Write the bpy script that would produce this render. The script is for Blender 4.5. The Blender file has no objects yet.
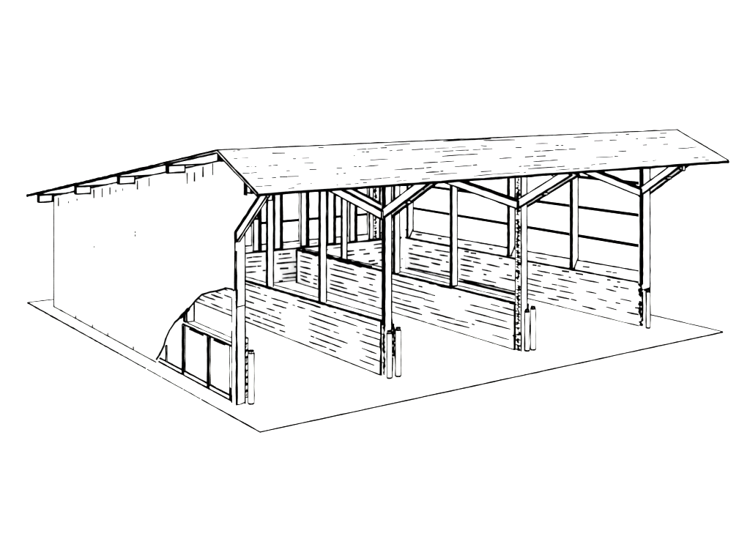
import bpy, bmesh, math, random
from mathutils import Vector
C = bpy.data.collections.new('scene'); bpy.context.scene.collection.children.link(C)
rnd = random.Random(7)
# ---------------------------------------------------------------- camera frame (metres; x along the open front, y into the shed)
CAM = Vector((-10.0231, -19.5005, 6.5)); YAW = math.radians(34.25); F = 1088.0
# ---------------------------------------------------------------- materials
def mat(name, col, col2=None, scale=3.0, rough=1.0):
    m = bpy.data.materials.new(name); m.use_nodes = True
    nt = m.node_tree; nt.nodes.clear()
    out = nt.nodes.new('ShaderNodeOutputMaterial'); d = nt.nodes.new('ShaderNodeBsdfDiffuse')
    d.inputs['Color'].default_value = (*col, 1); d.inputs['Roughness'].default_value = rough
    nt.links.new(d.outputs[0], out.inputs[0])
    if col2:
        tc = nt.nodes.new('ShaderNodeTexCoord'); nz = nt.nodes.new('ShaderNodeTexNoise'); nz.inputs['Scale'].default_value = scale
        mx = nt.nodes.new('ShaderNodeMix'); mx.data_type = 'RGBA'
        mx.inputs[6].default_value = (*col, 1); mx.inputs[7].default_value = (*col2, 1)
        nt.links.new(tc.outputs['Object'], nz.inputs['Vector']); nt.links.new(nz.outputs['Fac'], mx.inputs[0])
        nt.links.new(mx.outputs[2], d.inputs['Color'])
    return m
PAPER = mat('white_paint', (.84, .84, .84), (.80, .80, .80))
def sheet(name, col):
    m = mat(name, col, tuple(c*.97 for c in col)); nt = m.node_tree
    d = next(n for n in nt.nodes if n.type == 'BSDF_DIFFUSE'); out = next(n for n in nt.nodes if n.type == 'OUTPUT_MATERIAL')
    t = nt.nodes.new('ShaderNodeBsdfTranslucent'); t.inputs[0].default_value = (.95,.95,.95,1); mx = nt.nodes.new('ShaderNodeMixShader'); mx.inputs[0].default_value = .8
    nt.links.new(d.outputs[0], mx.inputs[1]); nt.links.new(t.outputs[0], mx.inputs[2]); nt.links.new(mx.outputs[0], out.inputs[0])
    return m
SHEET = sheet('thin_white_sheeting', (.86, .86, .86))
GROUND = mat('white_ground', (.84, .84, .84), (.81, .81, .81), .3)
INK = mat('black_ink', (.0006, .0006, .0006), (.0001, .0001, .0001), 20)

# ---------------------------------------------------------------- mesh helpers
def px(p): return (Vector(p) - CAM).dot(Vector((-math.sin(YAW), math.cos(YAW), 0)) ) / F   # metres per pixel at p is depth/F
def depth(p):
    v = Vector(p) - CAM
    return v.x * math.sin(YAW) + v.y * math.cos(YAW)
class MB:
    def __init__(s): s.bm = bmesh.new()
    def quad(s, vs, mi=0):
        f = s.bm.faces.new([s.bm.verts.new(v) for v in vs]); f.material_index = mi; return f
    def hexa(s, b, t, mi=0):
        """solid from a bottom loop and a top loop of equal length"""
        n = len(b); B = [s.bm.verts.new(v) for v in b]; T = [s.bm.verts.new(v) for v in t]
        fs = [s.bm.faces.new(B[::-1]), s.bm.faces.new(T)]
        for i in range(n): fs.append(s.bm.faces.new((B[i], B[(i+1) % n], T[(i+1) % n], T[i])))
        for f in fs: f.material_index = mi
    def line(s, a, b, w=1.3, jit=1.0, taper=False, breaks=0.0):
        """a hand-inked stroke: a thin uneven tube lying on the surface"""
        a = Vector(a); b = Vector(b); L = (b-a).length
        if L < 1e-4: return
        dr = (b-a)/L; up = Vector((0,0,1)) if abs(dr.z) < .9 else Vector((1,0,0))
        u = dr.cross(up).normalized(); v = dr.cross(u).normalized()
        n = max(1, min(60, int(L/.16)))
        rings = []; N = 5
        for i in range(n+1):
            p = a.lerp(b, i/n); k = depth(p)/F
            r = (w+.75)*.5*k*(1 + jit*rnd.uniform(-.22, .22))
            if taper and n > 1 and i in (0, n): r *= .7
            if 0 < i < n: p = p + (u*rnd.uniform(-1,1) + v*rnd.uniform(-1,1))*k*.14*jit
            rings.append([s.bm.verts.new(p + (u*math.cos(q) + v*math.sin(q))*r) for q in (2*math.pi*j/N for j in range(N))])
        for i in range(n):
            if breaks and rnd.random() < breaks: continue
            A, B = rings[i], rings[i+1]
            for j in range(N):
                f = s.bm.faces.new((A[j], A[(j+1) % N], B[(j+1) % N], B[j])); f.material_index = 1
        for R in (rings[0], rings[-1]):
            f = s.bm.faces.new(R); f.material_index = 1
    def prism(s, b, t, w=1.2, mi=0, skip=()):
        s.hexa(b, t, mi); n = len(b)
        for i in range(n):
            if ('b', i) not in skip and 'b' not in skip: s.line(b[i], b[(i+1) % n], w)
            if ('t', i) not in skip and 't' not in skip: s.line(t[i], t[(i+1) % n], w)
            if ('v', i) not in skip and 'v' not in skip: s.line(b[i], t[i], w)
    def box(s, x0, x1, y0, y1, z0, z1, w=1.2, mi=0, skip=()):
        # corner order: 0 front-left, 1 front-right, 2 back-right, 3 back-left
        s.prism([(x0,y0,z0),(x1,y0,z0),(x1,y1,z0),(x0,y1,z0)], [(x0,y0,z1),(x1,y0,z1),(x1,y1,z1),(x0,y1,z1)], w, mi, skip)
    def ragged(s, o, du, dv, rough=.25, step=.09, hole=0.0):
        """inked hatching filling a narrow face: o corner, du the width vector, dv the length vector"""
        o = Vector(o); du = Vector(du); dv = Vector(dv); n = max(2, int(dv.length/step))
        nrm = du.cross(dv).normalized()*.004
        prev = None
        for i in range(n+1):
            a = rnd.uniform(0, rough); b = 1 - rnd.uniform(0, rough)
            c = o + dv*(i/n); cur = (c + du*a, c + du*b)
            if prev and rnd.random() >= hole:
                l0, r0 = prev; l1, r1 = cur
                s.hexa([l0-nrm, r0-nrm, r1-nrm, l1-nrm], [l0+nrm, r0+nrm, r1+nrm, l1+nrm], 1)
            prev = cur
    def build(s, name, parent=None, mats=None, **tags):
        bmesh.ops.recalc_face_normals(s.bm, faces=s.bm.faces)
        me = bpy.data.meshes.new(name); s.bm.to_mesh(me); s.bm.free()
        for m in (mats or (PAPER, INK)): me.materials.append(m)
        o = bpy.data.objects.new(name, me); C.objects.link(o)
        if parent: o.parent = parent
        for k, v in tags.items(): o[k] = v
        return o

# ---------------------------------------------------------------- grain strokes of the boards, in metres on each surface: (along, up, along, up)
WALL_ONE = [(6.425,1.009,5.851,1.015),(5.745,1.022,5.605,1.024),(6.462,0.867,5.605,0.878),(5.398,0.88,5.247,0.891),(6.186,0.726,5.329,0.73),(6.425,0.568,5.957,0.573),(6.425,0.398,5.261,0.42),(5.159,0.415,5.057,0.414),(4.99,0.413,4.513,0.416),(6.208,0.267,5.851,0.271),(5.78,0.27,5.605,0.269),(5.432,0.267,4.344,0.281),(6.447,0.123,6.172,0.132),(5.993,0.121,5.536,0.129),(5.467,0.129,4.843,0.135),(4.559,0.128,4.299,0.14),(4.99,0.869,4.171,0.891),(4.909,0.726,4.254,0.744),(5.261,0.561,4.843,0.576),(3.917,0.878,3.81,0.884),(3.667,1.034,2.623,1.059),(3.667,0.884,3.317,0.892),(4.592,0.572,4.493,0.577),(3.086,1.037,2.615,1.042),(2.984,0.897,1.069,0.904),(3.086,0.749,1.838,0.746),(3.086,0.588,2.189,0.587),(1.997,0.587,1.775,0.589),(3.086,0.43,1.464,0.433),(3.032,0.282,2.883,0.284),(2.782,0.283,1.7,0.285),(3.086,0.131,2.352,0.148),(2.189,0.141,1.914,0.143),(1.557,1.049,0.253,1.058),(0.656,0.91,-0.0,0.918),(0.773,0.764,0.084,0.775),(0.891,0.598,0.112,0.61),(0.802,0.446,0.253,0.444),(0.656,0.304,-0.0,0.3),(0.891,0.166,0.338,0.169),(1.039,0.765,0.92,0.768),(1.997,1.041,1.902,1.045)]
WALL_TWO = [(8.397,1.058,6.17,1.062),(8.216,0.892,7.152,0.894),(8.397,0.751,7.016,0.765),(8.346,0.578,6.929,0.586),(8.397,0.394,7.684,0.409),(8.397,0.278,7.51,0.286),(8.397,0.156,6.962,0.17),(6.443,0.913,5.977,0.91),(6.595,0.766,6.028,0.779),(6.299,0.6,6.137,0.603),(6.828,0.436,5.977,0.441),(6.861,0.29,5.849,0.296),(6.365,0.17,5.977,0.174),(5.224,1.066,4.889,1.073),(4.799,1.066,4.531,1.072),(5.224,0.924,4.208,0.918),(3.931,0.924,3.778,0.928),(5.132,0.79,3.424,0.789),(3.358,0.783,3.22,0.789),(5.236,0.597,3.738,0.629),(3.693,0.609,3.275,0.619),(5.114,0.434,4.769,0.435),(4.679,0.426,4.296,0.446),(5.236,0.296,3.931,0.313),(4.98,0.182,3.835,0.184),(3.704,0.438,3.029,0.438),(3.385,0.308,2.415,0.318),(3.094,0.177,2.181,0.196),(3.127,1.071,2.547,1.077),(3.469,1.064,3.258,1.077),(2.229,0.927,2.136,0.933),(1.744,0.8,0.887,0.814),(0.839,0.81,0.131,0.819),(1.932,0.623,0.425,0.628),(1.529,0.452,0.301,0.473),(0.65,1.097,0.324,1.103),(0.278,1.086,0.05,1.101),(0.958,0.951,0.65,0.948),(0.518,0.949,0.027,0.947),(0.896,0.207,0.324,0.212),(0.163,0.338,0.05,0.336),(2.333,0.308,1.871,0.332),(2.385,0.2,1.82,0.213),(1.694,0.329,1.594,0.326),(0.059,0.635,0.004,0.636),(10.196,1.052,9.063,1.055),(10.196,0.891,9.502,0.89),(10.196,0.73,9.591,0.744),(10.196,0.551,9.604,0.566),(10.196,0.39,9.57,0.394),(10.196,0.272,9.811,0.27),(10.161,0.163,9.639,0.144),(9.332,0.395,9.163,0.403),(9.4,0.28,9.197,0.283),(9.4,0.146,9.21,0.151),(9.163,0.752,9.049,0.75)]
SIDE = [(10.162,0.858,9.62,0.874),(10.345,0.716,10.162,0.723),(9.442,0.726,9.109,0.755),(8.918,0.859,8.088,0.879),(8.661,0.725,8.255,0.743),(10.345,0.553,8.618,0.559),(10.345,0.401,9.799,0.422),(9.109,0.406,8.661,0.407),(10.272,0.232,9.284,0.244),(8.593,0.223,8.088,0.24),(8.322,0.548,8.197,0.55),(10.345,0.059,7.989,0.106),(10.345,-0.006,7.989,0.003),(9.98,-0.007,7.989,-0.033),(7.378,1.009,7.178,1.02),(7.059,1.001,6.823,1.017),(7.402,0.869,6.629,0.874),(7.563,0.745,7.059,0.749),(6.941,0.741,6.59,0.74),(7.563,0.562,6.941,0.58),(7.563,0.42,6.98,0.434),(6.283,0.758,5.705,0.758),(6.513,0.562,6.094,0.564),(5.499,0.884,5.281,0.886),(5.72,1.018,5.573,1.029),(5.683,0.44,4.922,0.45),(6.475,0.251,5.884,0.253),(7.539,0.25,7.138,0.26),(7.563,0.104,4.922,0.126),(7.563,0.033,4.922,0.059),(7.338,0.068,4.922,0.012),(6.245,0.123,5.944,0.146),(5.353,0.567,5.137,0.571),(6.436,0.425,6.321,0.427),(4.215,1.028,4.065,1.04),(4.01,1.033,3.889,1.042),(4.01,0.894,3.508,0.898),(3.409,0.899,2.955,0.912),(4.249,0.765,3.808,0.775),(4.422,0.598,3.875,0.598),(2.987,1.034,2.732,1.049),(3.148,0.783,2.449,0.787),(2.449,1.046,2.188,1.054),(2.293,0.914,1.595,0.92),(2.732,0.901,2.649,0.9),(3.409,0.592,3.213,0.6),(3.161,0.599,2.763,0.603),(4.422,0.457,3.875,0.449),(3.775,0.447,3.246,0.458),(3.084,0.457,2.561,0.469),(4.422,0.269,3.754,0.284),(4.422,0.151,4.113,0.155),(3.213,0.281,2.732,0.288),(2.637,0.295,2.436,0.289),(3.575,0.166,3.148,0.178),(2.047,0.607,1.685,0.613),(1.625,0.479,1.3,0.468),(1.3,0.793,0.952,0.784),(1.038,0.908,0.883,0.911),(0.791,0.921,0.509,0.924),(0.791,0.61,0.431,0.611),(0.963,0.482,0.809,0.483),(1.3,0.308,0.952,0.296),(2.188,0.176,1.703,0.172),(0.554,0.298,0.056,0.303),(0.275,0.465,0.154,0.478),(1.27,1.048,1.154,1.057),(0.906,1.048,0.809,1.055)]
SILL = [(10.064,1.243,9.748,1.27),(8.827,1.259,8.673,1.267),(7.455,1.237,7.135,1.257),(6.243,1.262,6.106,1.264),(4.146,1.279,3.707,1.283),(2.232,1.281,2.005,1.296),(1.359,1.276,1.184,1.288),(1.126,1.275,0.981,1.288)]
REAR = [(5.759,0.889,5.937,0.897),(5.977,0.904,6.278,0.887),(5.818,0.76,6.257,0.746),(5.719,0.61,6.077,0.6),(6.137,0.598,6.257,0.593),(5.759,0.437,6.069,0.43),(6.318,0.445,6.407,0.439),(6.887,0.902,6.978,0.901),(7.031,0.897,7.292,0.891),(6.908,0.757,7.351,0.759),(6.846,0.619,7.677,0.601),(6.949,0.443,7.226,0.43),(7.468,0.446,7.698,0.446),(7.052,0.252,7.677,0.247),(7.052,0.126,7.677,0.109),(6.908,-0.01,7.031,-0.023),(7.551,0.776,7.698,0.774),(7.635,0.605,7.72,0.604)]
ROOF = [(-0.29,0.954,-0.24,0.96),(-0.18,0.97,-0.13,0.971),(-0.42,0.779,-0.35,0.779),(-0.25,0.781,-0.12,0.778),(0.5,0.859,0.76,0.849),(0.82,0.703,0.88,0.703),(1.03,0.708,1.18,0.704),(0.97,0.587,1.16,0.584),(0.94,0.437,1.08,0.432),(-0.32,0.583,-0.26,0.583),(-0.22,0.577,-0.2,0.579),(-0.15,0.572,-0.12,0.574),(0.15,0.574,0.21,0.575),(0.25,0.576,0.35,0.578),(0.42,0.437,0.49,0.437),(-0.52,0.438,-0.39,0.433),(-0.35,0.435,-0.23,0.439),(-0.32,0.31,-0.21,0.306),(-0.02,0.301,0.06,0.303),(0.16,0.309,0.3,0.303),(0.33,0.309,0.55,0.302),(-0.51,0.137,-0.38,0.135),(-0.33,0.139,-0.19,0.136),(0.36,0.136,0.45,0.137),(0.1,0.054,0.22,0.056),(1.65,0.944,1.76,0.943),(1.56,0.431,1.68,0.432),(1.42,0.301,1.46,0.303),(1.17,0.062,1.2,0.063),(0.66,0.13,0.68,0.133),(2.5,0.853,2.72,0.856),(2.77,0.858,3.01,0.859),(2.54,0.783,2.6,0.784),(2.64,0.777,2.71,0.783),(3.11,0.863,3.25,0.865),(3.24,0.782,3.31,0.787),(3.43,0.785,3.58,0.787),(3.3,0.929,3.93,0.936),(3.83,0.779,4.11,0.783),(4.18,0.784,4.42,0.785),(4.5,0.791,4.83,0.784),(4.94,0.793,5.3,0.789),(4.34,0.699,4.47,0.697),(4.57,0.701,4.84,0.701),(4.92,0.702,5.28,0.702),(2.54,0.579,2.96,0.582),(4.42,0.577,5.21,0.59),(3.73,0.441,4.08,0.439),(4.17,0.438,4.52,0.44),(1.98,0.443,2.04,0.443),(2.09,0.436,2.15,0.441),(2.25,0.434,2.56,0.442),(4.39,0.302,4.82,0.307),(2.83,0.315,3.05,0.315),(3.01,0.317,3.27,0.318),(3.34,0.309,3.57,0.312),(3.65,0.317,3.77,0.322),(3.51,0.206,3.82,0.204),(3.89,0.212,3.95,0.217),(3.65,0.144,4.22,0.147),(1.8,0.135,2.05,0.13),(2.13,0.137,2.3,0.138),(2.34,0.143,2.51,0.14),(2.63,0.14,2.75,0.14),(2.58,0.055,2.7,0.056),(2.75,0.061,2.83,0.059),(3.22,0.062,3.41,0.061),(1.37,0.055,1.49,0.054),(1.58,0.056,1.67,0.061),(1.79,0.066,1.87,0.068),(1.59,0.307,1.64,0.311),(2.26,0.708,2.28,0.711),(5.77,0.799,5.9,0.778),(6.07,0.936,6.91,0.917),(5.21,0.695,5.27,0.697),(5.41,0.699,5.62,0.703),(5.7,0.708,5.96,0.704),(6.66,0.698,6.82,0.695),(7.41,0.783,7.76,0.771),(7.91,0.701,7.99,0.703),(8.07,0.693,8.13,0.696),(7.05,0.577,7.23,0.578),(7.28,0.575,7.62,0.572),(7.71,0.583,8.07,0.579),(8.15,0.58,8.35,0.58),(8.84,0.912,9.3,0.914),(5.82,0.439,6.15,0.439),(6.57,0.44,6.8,0.441),(6.92,0.44,7.17,0.436),(6.63,0.305,7.05,0.309),(7.05,0.309,7.35,0.312),(4.68,0.306,4.82,0.307),(4.89,0.311,4.99,0.314),(6.05,0.207,6.11,0.213),(6.19,0.208,6.36,0.207),(6.5,0.217,6.69,0.21),(6.23,0.135,6.99,0.135),(7.07,0.135,7.29,0.14),(4.88,0.138,5.15,0.139),(4.58,0.051,5.21,0.063),(5.23,0.061,5.82,0.059),(6.92,0.058,7.32,0.061),(7.43,0.054,7.62,0.057),(7.77,0.052,7.94,0.056),(8.12,0.128,8.25,0.135),(5.96,0.055,6.01,0.056),(9.31,0.782,9.4,0.783),(5.06,0.587,5.37,0.58),(9.4,0.78,9.58,0.777),(9.84,0.777,10.05,0.773),(11.13,0.777,11.51,0.772),(11.65,0.784,11.84,0.782),(11.91,0.91,12.12,0.907),(10.66,0.584,10.79,0.583),(11.38,0.571,11.54,0.57),(9.57,0.443,9.8,0.442),(11.69,0.43,12.04,0.424),(12.02,0.431,12.36,0.438),(8.61,0.317,9.12,0.31),(9.21,0.316,9.32,0.316),(8.39,0.136,8.61,0.133),(9.83,0.13,10.01,0.131),(10.19,0.132,10.31,0.141),(11.67,0.132,11.82,0.134),(12.0,0.142,12.11,0.141),(11.94,0.058,12.04,0.041),(10.67,0.926,10.77,0.928),(10.76,0.776,10.83,0.779),(10.29,0.918,10.35,0.922)]
def grain(m, table, place, lift=0):
    for a0, b0, a1, b1 in table:
        L = abs(a1-a0); e = .04; a0, a1, b0, b1 = a0-(a1-a0)*e, a1+(a1-a0)*e, b0-(b1-b0)*e, b1+(b1-b0)*e; m.line(place(a0,b0), place(a1,b1), (.8 if L < .25 else .95)*rnd.uniform(.85,1.15), .8, taper=True)

# ---------------------------------------------------------------- setting
g = MB(); S = 1500
g.quad([(-S,-S,-.06),(S,-S,-.06),(S,S,-.06),(-S,S,-.06)])
g.build('ground', mats=(GROUND, INK), kind='structure')
g = MB()
sl = [(-.525,-1.80,0),(13.0,-1.50,0),(13.0,12.2,0),(-.62,12.15,0)]
g.hexa([(x,y,-.05) for x,y,z in sl], sl)
g.line(sl[0], sl[1], 1.15, .6); g.line(sl[1], sl[2], 1.5, .6); g.line(sl[2], sl[3], 1.4, .6)
a, b = Vector(sl[3]), Vector(sl[0])
for t0, t1, w in ((0,.30,1.15),(.30,.50,1.0),(.502,.62,.75),(.625,.68,.55),(.684,.76,.6),(.763,.82,.55),(.824,.88,.8),(.88,1,1.1)):
    g.line(a.lerp(b,t0), a.lerp(b,t1), w, .6)
g.build('concrete_slab', mats=(GROUND, INK), kind='structure')

# ---------------------------------------------------------------- the shed
shed = bpy.data.objects.new('open_shed', None); C.objects.link(shed); shed.location = (0,0,0)
shed['label'] = 'long open-fronted white timber shed, black-outlined, with shallow gable roof over three plank-walled bays'
shed['category'] = 'shed'
def part(m, name, parent=shed, **k): return m.build(name, parent, **k)

RY, RZ = -.17, 5.09            # ridge
EY, EZ = -1.84, 4.39           # front eave
BY, BZ = 12.28, 3.10           # rear eave
XL, XR = -.60, 12.72
def roof_z(y, off=0.0):
    z = RZ + (EZ-RZ)*(RY-y)/(RY-EY) if y < RY else RZ + (BZ-RZ)*(y-RY)/(BY-RY)
    return z - off
T = .055
m = MB()
# one folded sheet, rear slope and front slope
prof = [(EY,EZ),(RY,RZ),(BY,BZ),(BY,BZ-T*.5),(RY,RZ-T-.01),(EY,EZ-T)]
m.hexa([(XL,y,z) for y,z in prof], [(XR+(.10 if i in (1,4) else -.02),y + (-.07 if y < RY else 0),z+(.035 if i in (0,1,4,5) else 0)) for i,(y,z) in enumerate(prof)])
XRr, XRe = XR+.10, XR-.02
eL, eR = Vector((XL,EY,EZ)), Vector((XRe,EY-.07,EZ+.035))
rL, rR = Vector((XL,RY,RZ)), Vector((XRr,RY,RZ+.035))
dz = Vector((0,0,-T))
m.line(eL+dz*.6, eR+dz*.6, 2.0); m.line(eL+Vector((0,0,-.02)), eR+Vector((0,0,-.02)), 1.5)
m.line(rL, rR, 1.5, breaks=.03); m.line(rR, eR, 1.7); m.line(rR+dz, eR+dz, 1.2)
m.line(rL, eL, 1.5); m.line(rL+dz*1.05, eL+dz*1.0, 1.2); m.line(eL, eL+dz, 1.4)
bL = Vector((XL,BY,BZ))
m.line(rL, bL, 1.7); m.line(rL+dz, bL+dz*.5, 1.6); m.line(bL, bL+dz*.5, 1.8)
m.line(rL.lerp(bL,.28)+dz*.5, bL+dz*.35, .9, breaks=.25)
m.line(rR, (XRr,BY,BZ), 1.2); m.line(bL, (XRr,BY,BZ), 1.2)
# long dashes of the roof boarding
def roof_pt(x, t):
    s_ = (x-XL)/(XR-XL); a_ = eL.lerp(eR, s_); b_ = rL.lerp(rR, s_)
    return a_.lerp(b_, t)
grain(m, ROOF, lambda x, t: roof_pt(x, t))
m.line(roof_pt(4.9,.965), roof_pt(6.3,.975), .8, .8, True); m.line(roof_pt(5.6,.975), roof_pt(6.2,.985), 1.5, .8, True)
part(m, 'roof', mats=(SHEET, INK))

# purlins poking through the gable
for y, h, wy in ((11.34,.20,.12),(8.2,.19,.12),(5.17,.17,.12),(2.32,.16,.12)):
    m = MB(); z1 = roof_z(y+wy/2, T+.004)
    m.box(XL+.04, 12.5, y-wy/2, y+wy/2, z1-h, z1, 1.25, skip=(('v',1),('v',2)))
    m.ragged((XL+.036, y-wy/2-.05, z1-h), (0,wy+.10,0), (0,0,h), .05)
    m.line((-.178,y-wy/2-.004,z1-h),(-.178,y-wy/2-.004,z1),1.3)
    part(m, 'purlin')
m = MB(); m.box(XL+.04, 12.5, RY-.14, RY-.02, RZ-.21, RZ-.09, 1.3, skip=(('v',1),('v',2)))
m.ragged((XL+.036, RY-.12, RZ-.21), (0,.2,0), (0,0,.14), .05); part(m, 'purlin', label='ridge beam with a dark end under the roof peak')
m = MB(); m.box(XL+.04, 12.0, -1.50, -1.36, 4.36, 4.50, 1.3, skip=(('v',1),('v',2)))
m.ragged((XL+.036, -1.38, 4.30), (0,.16,0), (0,0,.28), .05); m.line((XL+.03,-1.56,4.36),(XL+.03,-1.38,4.36),1.2); m.line((XL+.05,-1.51,4.37),(-.15,-1.51,4.37),1.6)
part(m, 'purlin', label='eave beam with a dark end below the front roof edge')
# rafters over the post lines
PX = [(-.135,.05),(3.475,3.62),(7.385,7.57),(11.62,11.85)]
for x0, x1 in PX:
    m = MB(); c = (x0+x1)/2
    for (ya, yb) in ((-1.3,RY-.2),(RY+.05,11.0)):
        za, zb = roof_z(ya,.30), roof_z(yb,.30)
        m.prism([(c-.05,ya,za-.14),(c+.05,ya,za-.14),(c+.05,yb,zb-.14),(c-.05,yb,zb-.14)], [(c-.05,ya,za),(c+.05,ya,za),(c+.05,yb,zb),(c-.05,yb,zb)], 1.1)
    part(m, 'rafter')

# gable-end cladding with the bite cut out of its lower front corner
XC = -.17
outline = [(11.15,.0),(11.15,roof_z(11.15,.12)),(RY,RZ-.16),(-1.50,roof_z(-1.50,.16)),(-1.16,4.30),(-.09,3.44),(-.09,2.265)]
cut = [(.0,2.29),(.30,2.27),(.63,2.17),(1.04,2.07),(1.43,1.955),(1.75,1.77),(2.07,1.55),(2.28,1.41),(2.48,1.30),(2.80,1.12),(3.10,.88),(3.30,.66),(3.42,.46),(3.66,.22),(3.83,.08),(3.84,.0)]
poly = outline + cut
m = MB()
fr = [m.bm.verts.new((XC,y,z)) for y,z in poly]; bk = [m.bm.verts.new((XC+.02,y,z)) for y,z in poly]
m.bm.faces.new(fr); m.bm.faces.new(bk[::-1])
for i in range(len(poly)):
    j = (i+1) % len(poly); m.bm.faces.new((fr[i], bk[i], bk[j], fr[j]))
P = lambda y, z, e=0: (XC-e, y, z)
m.line(P(11.15,0), P(11.15,roof_z(11.15,.12)), 1.2, .5)
m.line(P(3.84,0), P(11.15,0), 1.4, .8)
m.line(P(11.15,roof_z(11.15,.12)), P(RY,RZ-.155), 1.2)
m.line(P(-.09,2.28), P(-.09,3.44), 1.1); m.line(P(-.09,3.44), P(-1.22,4.34), 2.2)
cc = [(-.05,2.27)] + cut[:-1]
for i in range(len(cc)-1):
    m.line(P(*cc[i]), P(*cc[i+1]), 1.8 if 5 > i > 1 else 1.5, .7)
m.line(P(2.10,1.53), P(2.52,1.27), 3.2)
# board seams showing as short ticks below the roof, and two nail heads
RAY = lambda u, v: Vector(((u-375)/F*math.cos(YAW) + math.sin(YAW)*-0 + 0,0,0))
for y, d0, d1, w in ((10.75,.06,.30,1.3),(7.9,.05,.27,1.5),(7.3,.06,.29,1.3),(6.75,.08,.26,1.1),(6.35,.17,.23,.9),(5.9,.17,.23,.8),(4.95,.06,.27,1.5),(4.25,.05,.25,.9),(2.15,.12,.36,.9),(1.78,.14,.34,1.4),(1.36,.06,.28,1.7),(.9,.04,.28,1.1),(9.9,.22,.27,.9),(9.2,.2,.25,.9)):
    z = roof_z(y,.14); m.line(P(y,z-d0,.003), P(y,z-d1,.003), w)
for y, z in ((5.1,2.86),(5.1,2.78),(7.9,2.15)): m.line(P(y,z,.003), P(y,z-.05,.003), .9)
for y in (8.0,6.9,9.3,5.2): m.line(P(y,.02,.003), P(y,.09,.003), .8)
part(m, 'gable_cladding', mats=(SHEET, INK))

# low framed wall behind the cladding
WH = 1.17
m = MB()
m.hexa([(-.075,.12,.0),(.10,.12,0),(.10,11.0,0),(-.075,11.0,0)], [(-.075,.12,WH),(.10,.12,WH),(.10,11.0,WH),(-.075,11.0,WH)])
m.line((.10,.12,WH),(.10,2.35,WH),.8); m.line((.10,2.6,WH),(.10,11,WH),.8); m.line((-.075,.12,WH),(-.075,2.35,WH),.6)
w_in = part(m, 'low_wall', label='low framed wall showing through the cut-away gable cladding')
m = MB()   # top and bottom rails proud of the panel
m.hexa([(-.095,.12,WH-.07),(-.078,.12,WH-.07),(-.078,2.42,WH-.07),(-.095,2.42,WH-.07)],[(-.095,.12,WH-.02),(-.078,.12,WH-.02),(-.078,2.42,WH-.02),(-.095,2.42,WH-.02)]); m.line((-.1,.12,WH-.055),(-.1,2.44,WH-.055),1.9,1.3)
m.line((-.1,.5,WH-.10),(-.1,2.2,WH-.10),.8,1.3,breaks=.5)  # broken ink stroke drawing the shadow under the top rail
part(m, 'rail', w_in)
m = MB(); m.box(-.10,-.077,.12,3.80,.0,.10,1.0, skip=('v',)); m.line((-.102,.12,0.01),(-.102,3.85,0.01),1.7); part(m, 'rail', w_in)
for y, w in ((1.24,.09),(2.50,.10),(.20,.10),(3.44,.02)):
    m = MB()
    if w > .05:
        m.box(-.11,-.079,y-w/2,y+w/2,.10,WH-.055,.8)
        if y > 1: m.ragged((-.114,y-w/2-.02,.0),(0,w+.06,0),(0,0,WH-.08),.12)
        else: m.ragged((-.114,y+.02,.0),(0,.06,0),(0,0,WH-.1),.9,.06,.45); m.ragged((-.116,y-.06,.0),(0,.14,0),(0,0,.28),.2)
    else: m.box(-.11,-.079,y-.012,y+.012,.1,.46,.6)
    part(m, 'stud', w_in)
m = MB(); m.box(-.07,.10,2.40,2.56,WH+.006,4.4,1.2); m.ragged((-.074,2.58,WH),(0,-.13,0),(0,0,1.5),.15); part(m, 'wall_post', label='post standing on the low wall inside the cut-away')  # black hatching paints the shade on its left face

# wall posts and front posts
def post(x0, x1, y0, y1, z0, ztop=None, side='left', w=1.15, rough=.18, name='wall_post', hole=0, bw=None, **k):
    m = MB(); zt = ztop or roof_z((y0+y1)/2 if y1 < 9 else y1, .46)
    m.box(x0,x1,y0,y1,z0,zt,w, skip=(('v',0),('v',3)) if side == 'left' else ())
    if side == 'left':
        m.ragged((x0-.004,y1,z0),(0,y0-y1,0),(0,0,zt-z0),rough,.09,hole)  # shade of the left face, painted as black hatching

    elif side == 'right':
        bw = bw or .5*(x1-x0)
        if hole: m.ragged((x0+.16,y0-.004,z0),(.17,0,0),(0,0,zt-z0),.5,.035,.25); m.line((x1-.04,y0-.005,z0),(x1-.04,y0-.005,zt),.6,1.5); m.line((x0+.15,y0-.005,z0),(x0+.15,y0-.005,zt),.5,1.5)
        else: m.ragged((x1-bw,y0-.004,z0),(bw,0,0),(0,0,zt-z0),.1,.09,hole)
    return part(m, name, **k)
fp = []
m = None
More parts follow.
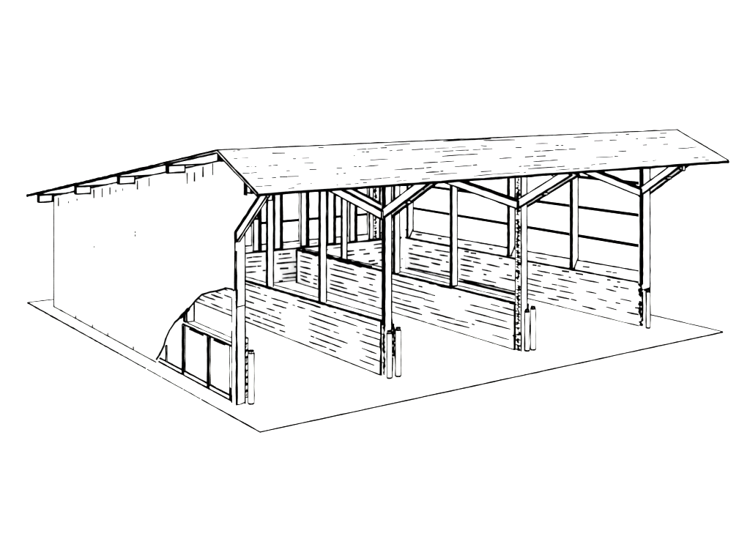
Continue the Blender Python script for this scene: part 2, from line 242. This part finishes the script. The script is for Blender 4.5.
for i, (x0, x1) in enumerate(PX):
    zt = RZ-.47
    m = MB(); m.box(x0,x1,-.10,.10 if i in (0,2) else .07,0,zt,1.2, skip=('b',)+(('v',0),('v',3)))
    if i == 0:
        m.line((x0,-.10,0),(x0,-.10,2.3),1.7,1.5); m.line((x0-.012,-.112,0.1),(x0-.012,-.112,3.4),1.2,1.6,breaks=.25); m.line((x0,.10,0),(x0,.10,2.25),1.2,breaks=.15)
        m.line((x0,-.1,1.95),(x1,-.1,1.95+.02),.9)
        m.line((x0,-.1,.01),(x0+.06,-.1,.0),1.2); m.line((x0+.05,-.1,.0),(x1,-.1,.035),1.0)
    elif i == 1:
        m.ragged((x0-.004,.07,1.1),(0,-.175,0),(0,0,zt-1.1),.1,.09,.0); m.ragged((x0-.004,.04,0.03),(0,-.14,0),(0,0,1.08),.45,.05,.05); m.line((x0,.06,0),(x0,.06,1.2),.8,1.4)  # shaded left face painted in ink, looser towards the foot
    elif i == 2:
        m.ragged((x0-.004,.10,0),(0,-.20,0),(0,0,zt),.55,.03,.14); m.line((x0,.1,0),(x0,.1,zt),.9,1.4); m.line((x0,-.1,0),(x0,-.1,zt),.9,1.4)  # speckled ink paints the shade on the left face
    else:
        m.ragged((x0-.004,.05,1.15),(0,-.15,0),(0,0,zt-1.15),.08)  # shade on the upper left face, painted in ink
        m.ragged((x0-.004,.10,0.05),(0,-.20,0),(0,0,1.1),.7,.05,.08); m.ragged((x0-.004,-.10+.08,.2),(0,-.08,0),(0,0,.85),.2,.09,.1)
        m.line((x0,-.10,1.0),(x1,-.10,1.03),2.2)
    fp.append(part(m, 'front_post'))

# Y-shaped pairs of bolted braces on every front post
def brace(x0, x1, ya, za, yb, zb, h, name='brace', inkbelow=False, w=1.25):
    m = MB()
    yl, zl = yb, zb-h
    if yb < 0:                      # lower corner runs on until it meets the roof
        k = (zb-za)/(ya-yb)
        while yl > -1.80 and zl < roof_z(yl,.07): yl -= .01; zl += .01*k
    m.prism([(x0,ya,za-h),(x1,ya,za-h),(x1,yl,zl),(x0,yl,zl)], [(x0,ya,za),(x1,ya,za),(x1,yb,zb),(x0,yb,zb)], w)
    if inkbelow: pass
    part(m, name)
for i, (x0, x1) in enumerate(PX):
    bt = .05
    if i == 0:
        brace(x0+.0, x0+.06, -.103, 3.44, -1.30, 4.43, .19, w=1.4)
        m = MB(); m.box(x0+.065,x1-.03,-.70,-.60,3.76,3.84,1.5); part(m,'spacer_block')
        continue
    za = (0, 3.62, 3.58, 3.62)[i]; sl_ = (0,.545,.52,.66)[i]; ye = -.5
    while za + sl_*abs(ye) < roof_z(ye, .09) and ye > -1.76: ye -= .02
    brace(x0-.0525, x0-.0025, .02, za, ye, za+sl_*abs(ye), .20, w=1.3)
    brace(x1+.0025, x1+.0525, .02, za-.05, ye, za-.05+sl_*abs(ye), .15, w=1.5)
    m = MB(); yy = -.78; zz = za+sl_*.78-.17; m.box(x0+.05,x1-.001,yy-.03,yy+.03,zz-.04,zz+.015,.8); part(m,'spacer_block')
    s2 = (0,.205,.145,.225)[i]
    yb = 3.3
    brace(x0-.1065, x0-.0565, -.08, za-.005, yb, za-.005+s2*yb, .175, w=1.3)
    m = MB()
    if i == 1: brace(x1+.0565, x1+.1065, .0, za, yb, za+s2*yb, .17, w=1.2)
    else:
        m.line((x0-.05,.0,za+.02),(x0-.05,yb,za+.02+s2*yb),3.2 if i == 3 else 2.4,.7)
        m.line((x0-.05,.0,za+.03),(x0-.05,yb*.5,za+.03+s2*yb*.5),1.4,.7)
        m.hexa([(x0-.054,0,za-.14),(x0-.02,0,za-.14),(x0-.02,yb,za-.14+s2*yb),(x0-.054,yb,za-.14+s2*yb)],[(x0-.054,0,za),(x0-.02,0,za),(x0-.02,yb,za+s2*yb),(x0-.054,yb,za+s2*yb)])
        part(m, 'brace')

# dashes of boarding
def dashes(m, P0, U, V, rows, dens, Ls=(.2,.35,.5,.8,1.1), ws=(.8,1.0,1.3), gaps=(.15,.3,.6,1.0), skipf=None, lean=0):
    """P0 origin, U unit along the boards with length, V vector up; rows as fractions"""
    P0 = Vector(P0); Uv = Vector(U); Vv = Vector(V); Lt = Uv.length; u = Uv/Lt
    for r in rows:
        s_ = rnd.uniform(0, .5)
        while s_ < Lt-.1:
            L = min(rnd.choice(Ls)*rnd.uniform(.8,1.2), Lt-s_-.03)
            if rnd.random() < dens and not (skipf and skipf(s_/Lt, r)):
                q = r + rnd.uniform(-.012,.012)
                m.line(P0+u*s_+Vv*q, P0+u*(s_+L)+Vv*(q+rnd.uniform(-.01,.01)), rnd.choice(ws), .9, taper=True)
            s_ += L + rnd.choice(gaps)

# two partition walls between the bays
BACK = [10.78, 10.42, 10.62]
for i, (x0, x1, y1, zf, zb) in enumerate(((3.46,3.74,10.60,1.20,1.02),(7.36,7.63,10.42,1.13,1.05))):
    m = MB(); y0 = (.078,.105)[i]
    bot = [(x0,y0,0),(x1,y0,0),(x1,y1,0),(x0,y1,0)]; top = [(x0,y0,zf),(x1,y0,zf),(x1,y1,zb),(x0,y1,zb)]
    m.hexa(bot, top)
    m.line(bot[3],bot[0],1.5); m.line(top[1],top[2],1.2,1.2); m.line(top[2],top[3],1.2); m.line(bot[1],bot[2],1.2)
    if i == 0:
        m.line(top[3],top[0],2.0); a_, b_ = Vector(top[3]), Vector(top[0])
        m.line(a_.lerp(b_,.35)+Vector((0,0,.0)), b_, 2.4)
    else:
        m.line(top[3],top[0],1.8); a_, b_ = Vector(top[3]), Vector(top[0])
        m.line(a_.lerp(b_,.03)+Vector((.03,0,.0)), a_.lerp(b_,.40)+Vector((.03,0,0)), 3.6, 1.3)
        m.line(a_.lerp(b_,.40), b_, 2.0)
    m.line(bot[1],top[1],1.2); m.line(bot[0],top[0],1.6,1.5)
    grain(m, (WALL_ONE, WALL_TWO)[i], lambda y, z: (x0-.002, y, z))
    if i == 0: dashes(m, (x0-.002,y1-.1,0), (0,-3.3,0), (0,0,1.1), [.12,.25,.36,.46,.6,.75,.9], .8, Ls=(.4,.7,1.1), gaps=(.2,.4), ws=(.8,1.0))
    else: m.line((x0-.01,y1,0),(x0-.01,y1,zb),1.6,1.5)
    # plank ends
    xe = PX[i+1][1]+.01
    for k in range(14):
        z = .06 + k*(zf-.1)/14; 
        if rnd.random() < .88: m.ragged((xe,y0-.006,z),(x1-xe-.03*rnd.random(),0,0),(0,0,(.05,.035)[i]+rnd.random()*.045),.3,.03)
    part(m, 'partition_wall', label=('plank partition wall between the first and second bays from the left','plank partition wall between the second and third bays from the left')[i])
for x0, spots in ((3.455,(2.62,5.22,7.95)),(7.375,(2.55,5.10,7.80))):
    for y in spots:
        zz = 1.15 if y < 4 else 1.09
        post(x0, x0+.14, y-.06, y+.085, zz, side='left', w=1.0, rough=.12)

# right-hand side wall
xi = 11.72
m = MB(); y0, y1 = .16, 10.58
zf, zb = 1.15, 1.06
bot = [(xi,y0,0),(xi+.26,y0+.25,0),(xi+.26,11.1,0),(xi,y1,0)]; top = [(xi,y0,zf),(xi+.26,y0+.25,zf),(xi+.26,11.1,zb),(xi,y1,zb)]
m.hexa(bot, top); m.line(bot[3],bot[0],1.3); m.line(top[3],top[0],1.5)
grain(m, SIDE, lambda y, z: (xi-.002, y, z))
for k in range(12):
    z = .08+k*.085
low = part(m, 'side_wall', label='low plank side wall of the rightmost bay')
m = MB()   # sloped board above it
b_ = [(xi+.01,y0+.1,zf+.005),(xi+.12,y0+.1,zf+.27),(xi+.12,10.75,zb+.24),(xi+.01,y1,zb+.005)]
m.hexa([b_[0],(xi+.20,y0+.1,zf+.005),(xi+.20,11.0,zb+.005),b_[3]], [b_[1],(xi+.20,y0+.1,zf+.27),(xi+.20,11.0,zb+.24),b_[2]])
m.line(b_[1],b_[2],1.1)
grain(m, SILL, lambda y, z: (xi+.055, y, z-.02))
part(m, 'sill_board', low)
xo = xi+.285
for z in (2.06, 2.87, 3.72):
    m = MB(); zz = z
    m.hexa([(xo-.055,.3,zz-.05),(xo-.003,.3,zz-.05),(xo-.003,10.9,zz-.05),(xo-.055,10.9,zz-.05)], [(xo-.055,.3,zz+.04),(xo-.003,.3,zz+.04),(xo-.003,10.9,zz+.04),(xo-.055,10.9,zz+.04)], 1)
    part(m, 'girt', label='dark horizontal rail on the right-hand wall')
for y in (2.60, 5.25, 10.42):
    zl = 1.17 if y < 9 else 1.08
    post(xi-.035, xi+.15, y-.07, y+.08, zl, side='left', w=1.0, rough=.1)
    m = MB(); m.line((xi+.155,y-.075,zl+.30),(xi-.02,y-.09,zl+.02),.9); m.line((xi-.035,y+.05,zl),(xi+.14,y-.075,zl),1.4); part(m, 'wall_post_foot', label='dark slanting foot joint of a right-hand wall post')

# rear wall
yb = 10.78
m = MB()
bot = [(.12,yb,0),(11.69,yb,0),(11.69,yb+.25,0),(.12,yb+.25,0)]; top = [(x,y,1.04) for x,y,z in bot]
m.hexa(bot, top); m.line(bot[0],bot[1],1.1); m.line(top[0],top[1],1.4)
grain(m, REAR, lambda x, z: (x, yb-.002, max(.05,z)))
dashes(m, (8.0,yb-.002,0), (3.5,0,0), (0,0,1.04), [.10,.22,.34,.48,.60,.74,.87], .72, Ls=(.25,.4,.6), gaps=(.2,.35,.6), ws=(.8,1.0,1.2))
rw = part(m, 'rear_wall')
m = MB()
m.hexa([(.14,yb+.01,1.045),(11.65,yb+.01,1.045),(11.65,yb+.2,1.045),(.14,yb+.2,1.045)], [(.14,yb+.10,1.27),(11.65,yb+.10,1.27),(11.65,yb+.2,1.27),(.14,yb+.2,1.27)])
m.line((.14,yb+.10,1.25),(11.65,yb+.10,1.25),1.2)
dashes(m, (5.2,yb+.04,1.05), (6,0,0), (0,.08,.2), [.4,.6], .5, Ls=(.15,.25), gaps=(.3,.6), ws=(.9,1.2))
part(m, 'sill_board', rw)

m = MB(); m.hexa([(.2,yb+.25,1.85),(11.7,yb+.25,1.85),(11.7,yb+.306,1.85),(.2,yb+.306,1.85)], [(.2,yb+.25,1.94),(11.7,yb+.25,1.94),(11.7,yb+.306,1.94),(.2,yb+.306,1.94)], 1); part(m, 'girt', label='dark horizontal rail on the rear wall')
for xa, xb, bw in ((1.2,1.48,.1),(3.6,3.85,.1),(5.99,6.26,.12),(6.74,7.03,.11),(7.71,8.0,.12),(8.72,9.02,.10),(9.58,9.86,.11),(10.36,10.80,.30)):
    post(xa, xb, yb+.02-.03, yb+.12, 1.08, side='right', bw=bw, hole=.12 if bw > .2 else 0, w=1.1)

# ---------------------------------------------------------------- steel guard posts
def guard(x, y, r, h, label):
    m = MB(); N = 16
    ring = lambda rr, z: [(x+rr*math.cos(2*math.pi*k/N-YAW), y+rr*math.sin(2*math.pi*k/N-YAW), z) for k in range(N)]
    lv = [ring(r*.8,.0), ring(r,.03), ring(r,h-.04), ring(r*.75,h)]
    vs = [[m.bm.verts.new(p) for p in l] for l in lv]
    for a_, b_ in zip(vs, vs[1:]):
        for k in range(N): m.bm.faces.new((a_[k],a_[(k+1)%N],b_[(k+1)%N],b_[k]))
    m.bm.faces.new(vs[-1]); m.bm.faces.new(vs[0][::-1])
    for k in (0, 8):  m.line(lv[1][k], lv[2][k], 1.3, 1.3)
    for k in (4,):    m.line(lv[1][k], lv[2][k], 1.3)
    for k in range(N):
        m.line(lv[2][k], lv[2][(k+1)%N], 1.2); m.line(lv[3][k], lv[3][(k+1)%N], 1.5); m.line(lv[1][k], lv[1][(k+1)%N], 1.2)
    o = m.build('guard_post'); o['label'] = label; o['category'] = 'guard post'; o['group'] = 'short guard posts at the feet of the front posts'
    return o
guard(.125,-.22,.052,1.07,'single short round guard post beside the corner post at the cut-away gable')
guard(3.463,-.25,.048,1.03,'guard post directly in front of the post between the first two bays')
guard(3.70,-.24,.05,1.07,'guard post just right of the post between the first two bays, standing free')
guard(7.51,-.17,.046,.99,'guard post directly in front of the post between the last two bays')
guard(7.70,-.17,.052,1.04,'guard post just right of the post between the last two bays, standing free')
guard(11.71,-.165,.042,1.0,'guard post at the foot of the rightmost front post')
# plank ends beside the front posts
m = MB(); m.box(.056,.125,-.085,.09,.12,1.30,.7)
for k in range(8): m.line((.056,-.087,.24+k*.135),(.125,-.087,.26+k*.135),1.5,1.6)
m.ragged((.056,-.089,.15),(.05,0,0),(0,0,1.1),.8,.05,.35); part(m, 'plank_end')
m = MB(); m.hexa([(3.625,-.085,.22),(3.70,-.085,.22),(3.70,.07,.22),(3.625,.07,.22)],[(3.625,-.085,1.25),(3.765,-.085,1.08),(3.765,.07,1.08),(3.625,.07,1.25)])
m.ragged((3.63,-.089,.42),(.12,0,0),(0,0,.72),.42,.03,.12); m.line((3.625,-.087,1.25),(3.66,-.087,1.02),1.6); m.line((3.64,-.087,.1),(3.66,-.087,.4),1.4,1.6); part(m, 'plank_end', label='dark rough plank ends between two guard posts')
m = MB(); m.box(7.574,7.63,-.08,.09,.02,1.10,.8); m.line((7.60,-.083,.1),(7.60,-.083,1.0),.8,1.6); part(m, 'plank_end')

# ---------------------------------------------------------------- camera, light, render
cd = bpy.data.cameras.new('camera'); cam = bpy.data.objects.new('camera', cd); C.objects.link(cam)
cam.location = CAM; cam.rotation_euler = (math.radians(90), 0, -YAW*-1 if False else 0)
cam.rotation_euler = (math.radians(90), 0, -(YAW))
cd.sensor_width = 36; cd.lens = F/750*36; cd.shift_x = 0; cd.shift_y = -(275-78)/750; cd.clip_end = 5000
bpy.context.scene.camera = cam
w = bpy.data.worlds.new('World'); bpy.context.scene.world = w; w.use_nodes = True
nt = w.node_tree; bg = nt.nodes['Background']; sky = nt.nodes.new('ShaderNodeTexSky'); sky.sky_type = 'NISHITA'
sky.sun_disc = False; sky.sun_elevation = math.radians(28); sky.sun_rotation = math.radians(208); sky.dust_density = 3
mx = nt.nodes.new('ShaderNodeMix'); mx.data_type = 'RGBA'; mx.inputs[0].default_value = .9
mx.inputs[7].default_value = (7.5,7.5,7.5,1)      # bright even overcast veiling the clear sky
nt.links.new(sky.outputs[0], mx.inputs[6]); nt.links.new(mx.outputs[2], bg.inputs[0]); bg.inputs[1].default_value = .15
sd = bpy.data.lights.new('sun', 'SUN'); sd.energy = 0.8; sd.angle = math.radians(20); sd.color = (1,.98,.95)
so = bpy.data.objects.new('sun', sd); C.objects.link(so)
d = Vector((math.sin(math.radians(208)), math.cos(math.radians(208)), math.tan(math.radians(28))))
so.rotation_euler = d.to_track_quat('Z','Y').to_euler()
sc = bpy.context.scene
sc.view_settings.view_transform = 'Standard'; sc.view_settings.look = 'None'; sc.view_settings.gamma = 1; sc.view_settings.use_curve_mapping = False
sc.view_settings.exposure = 1.65
sc.cycles.max_bounces = 12; sc.cycles.diffuse_bounces = 10
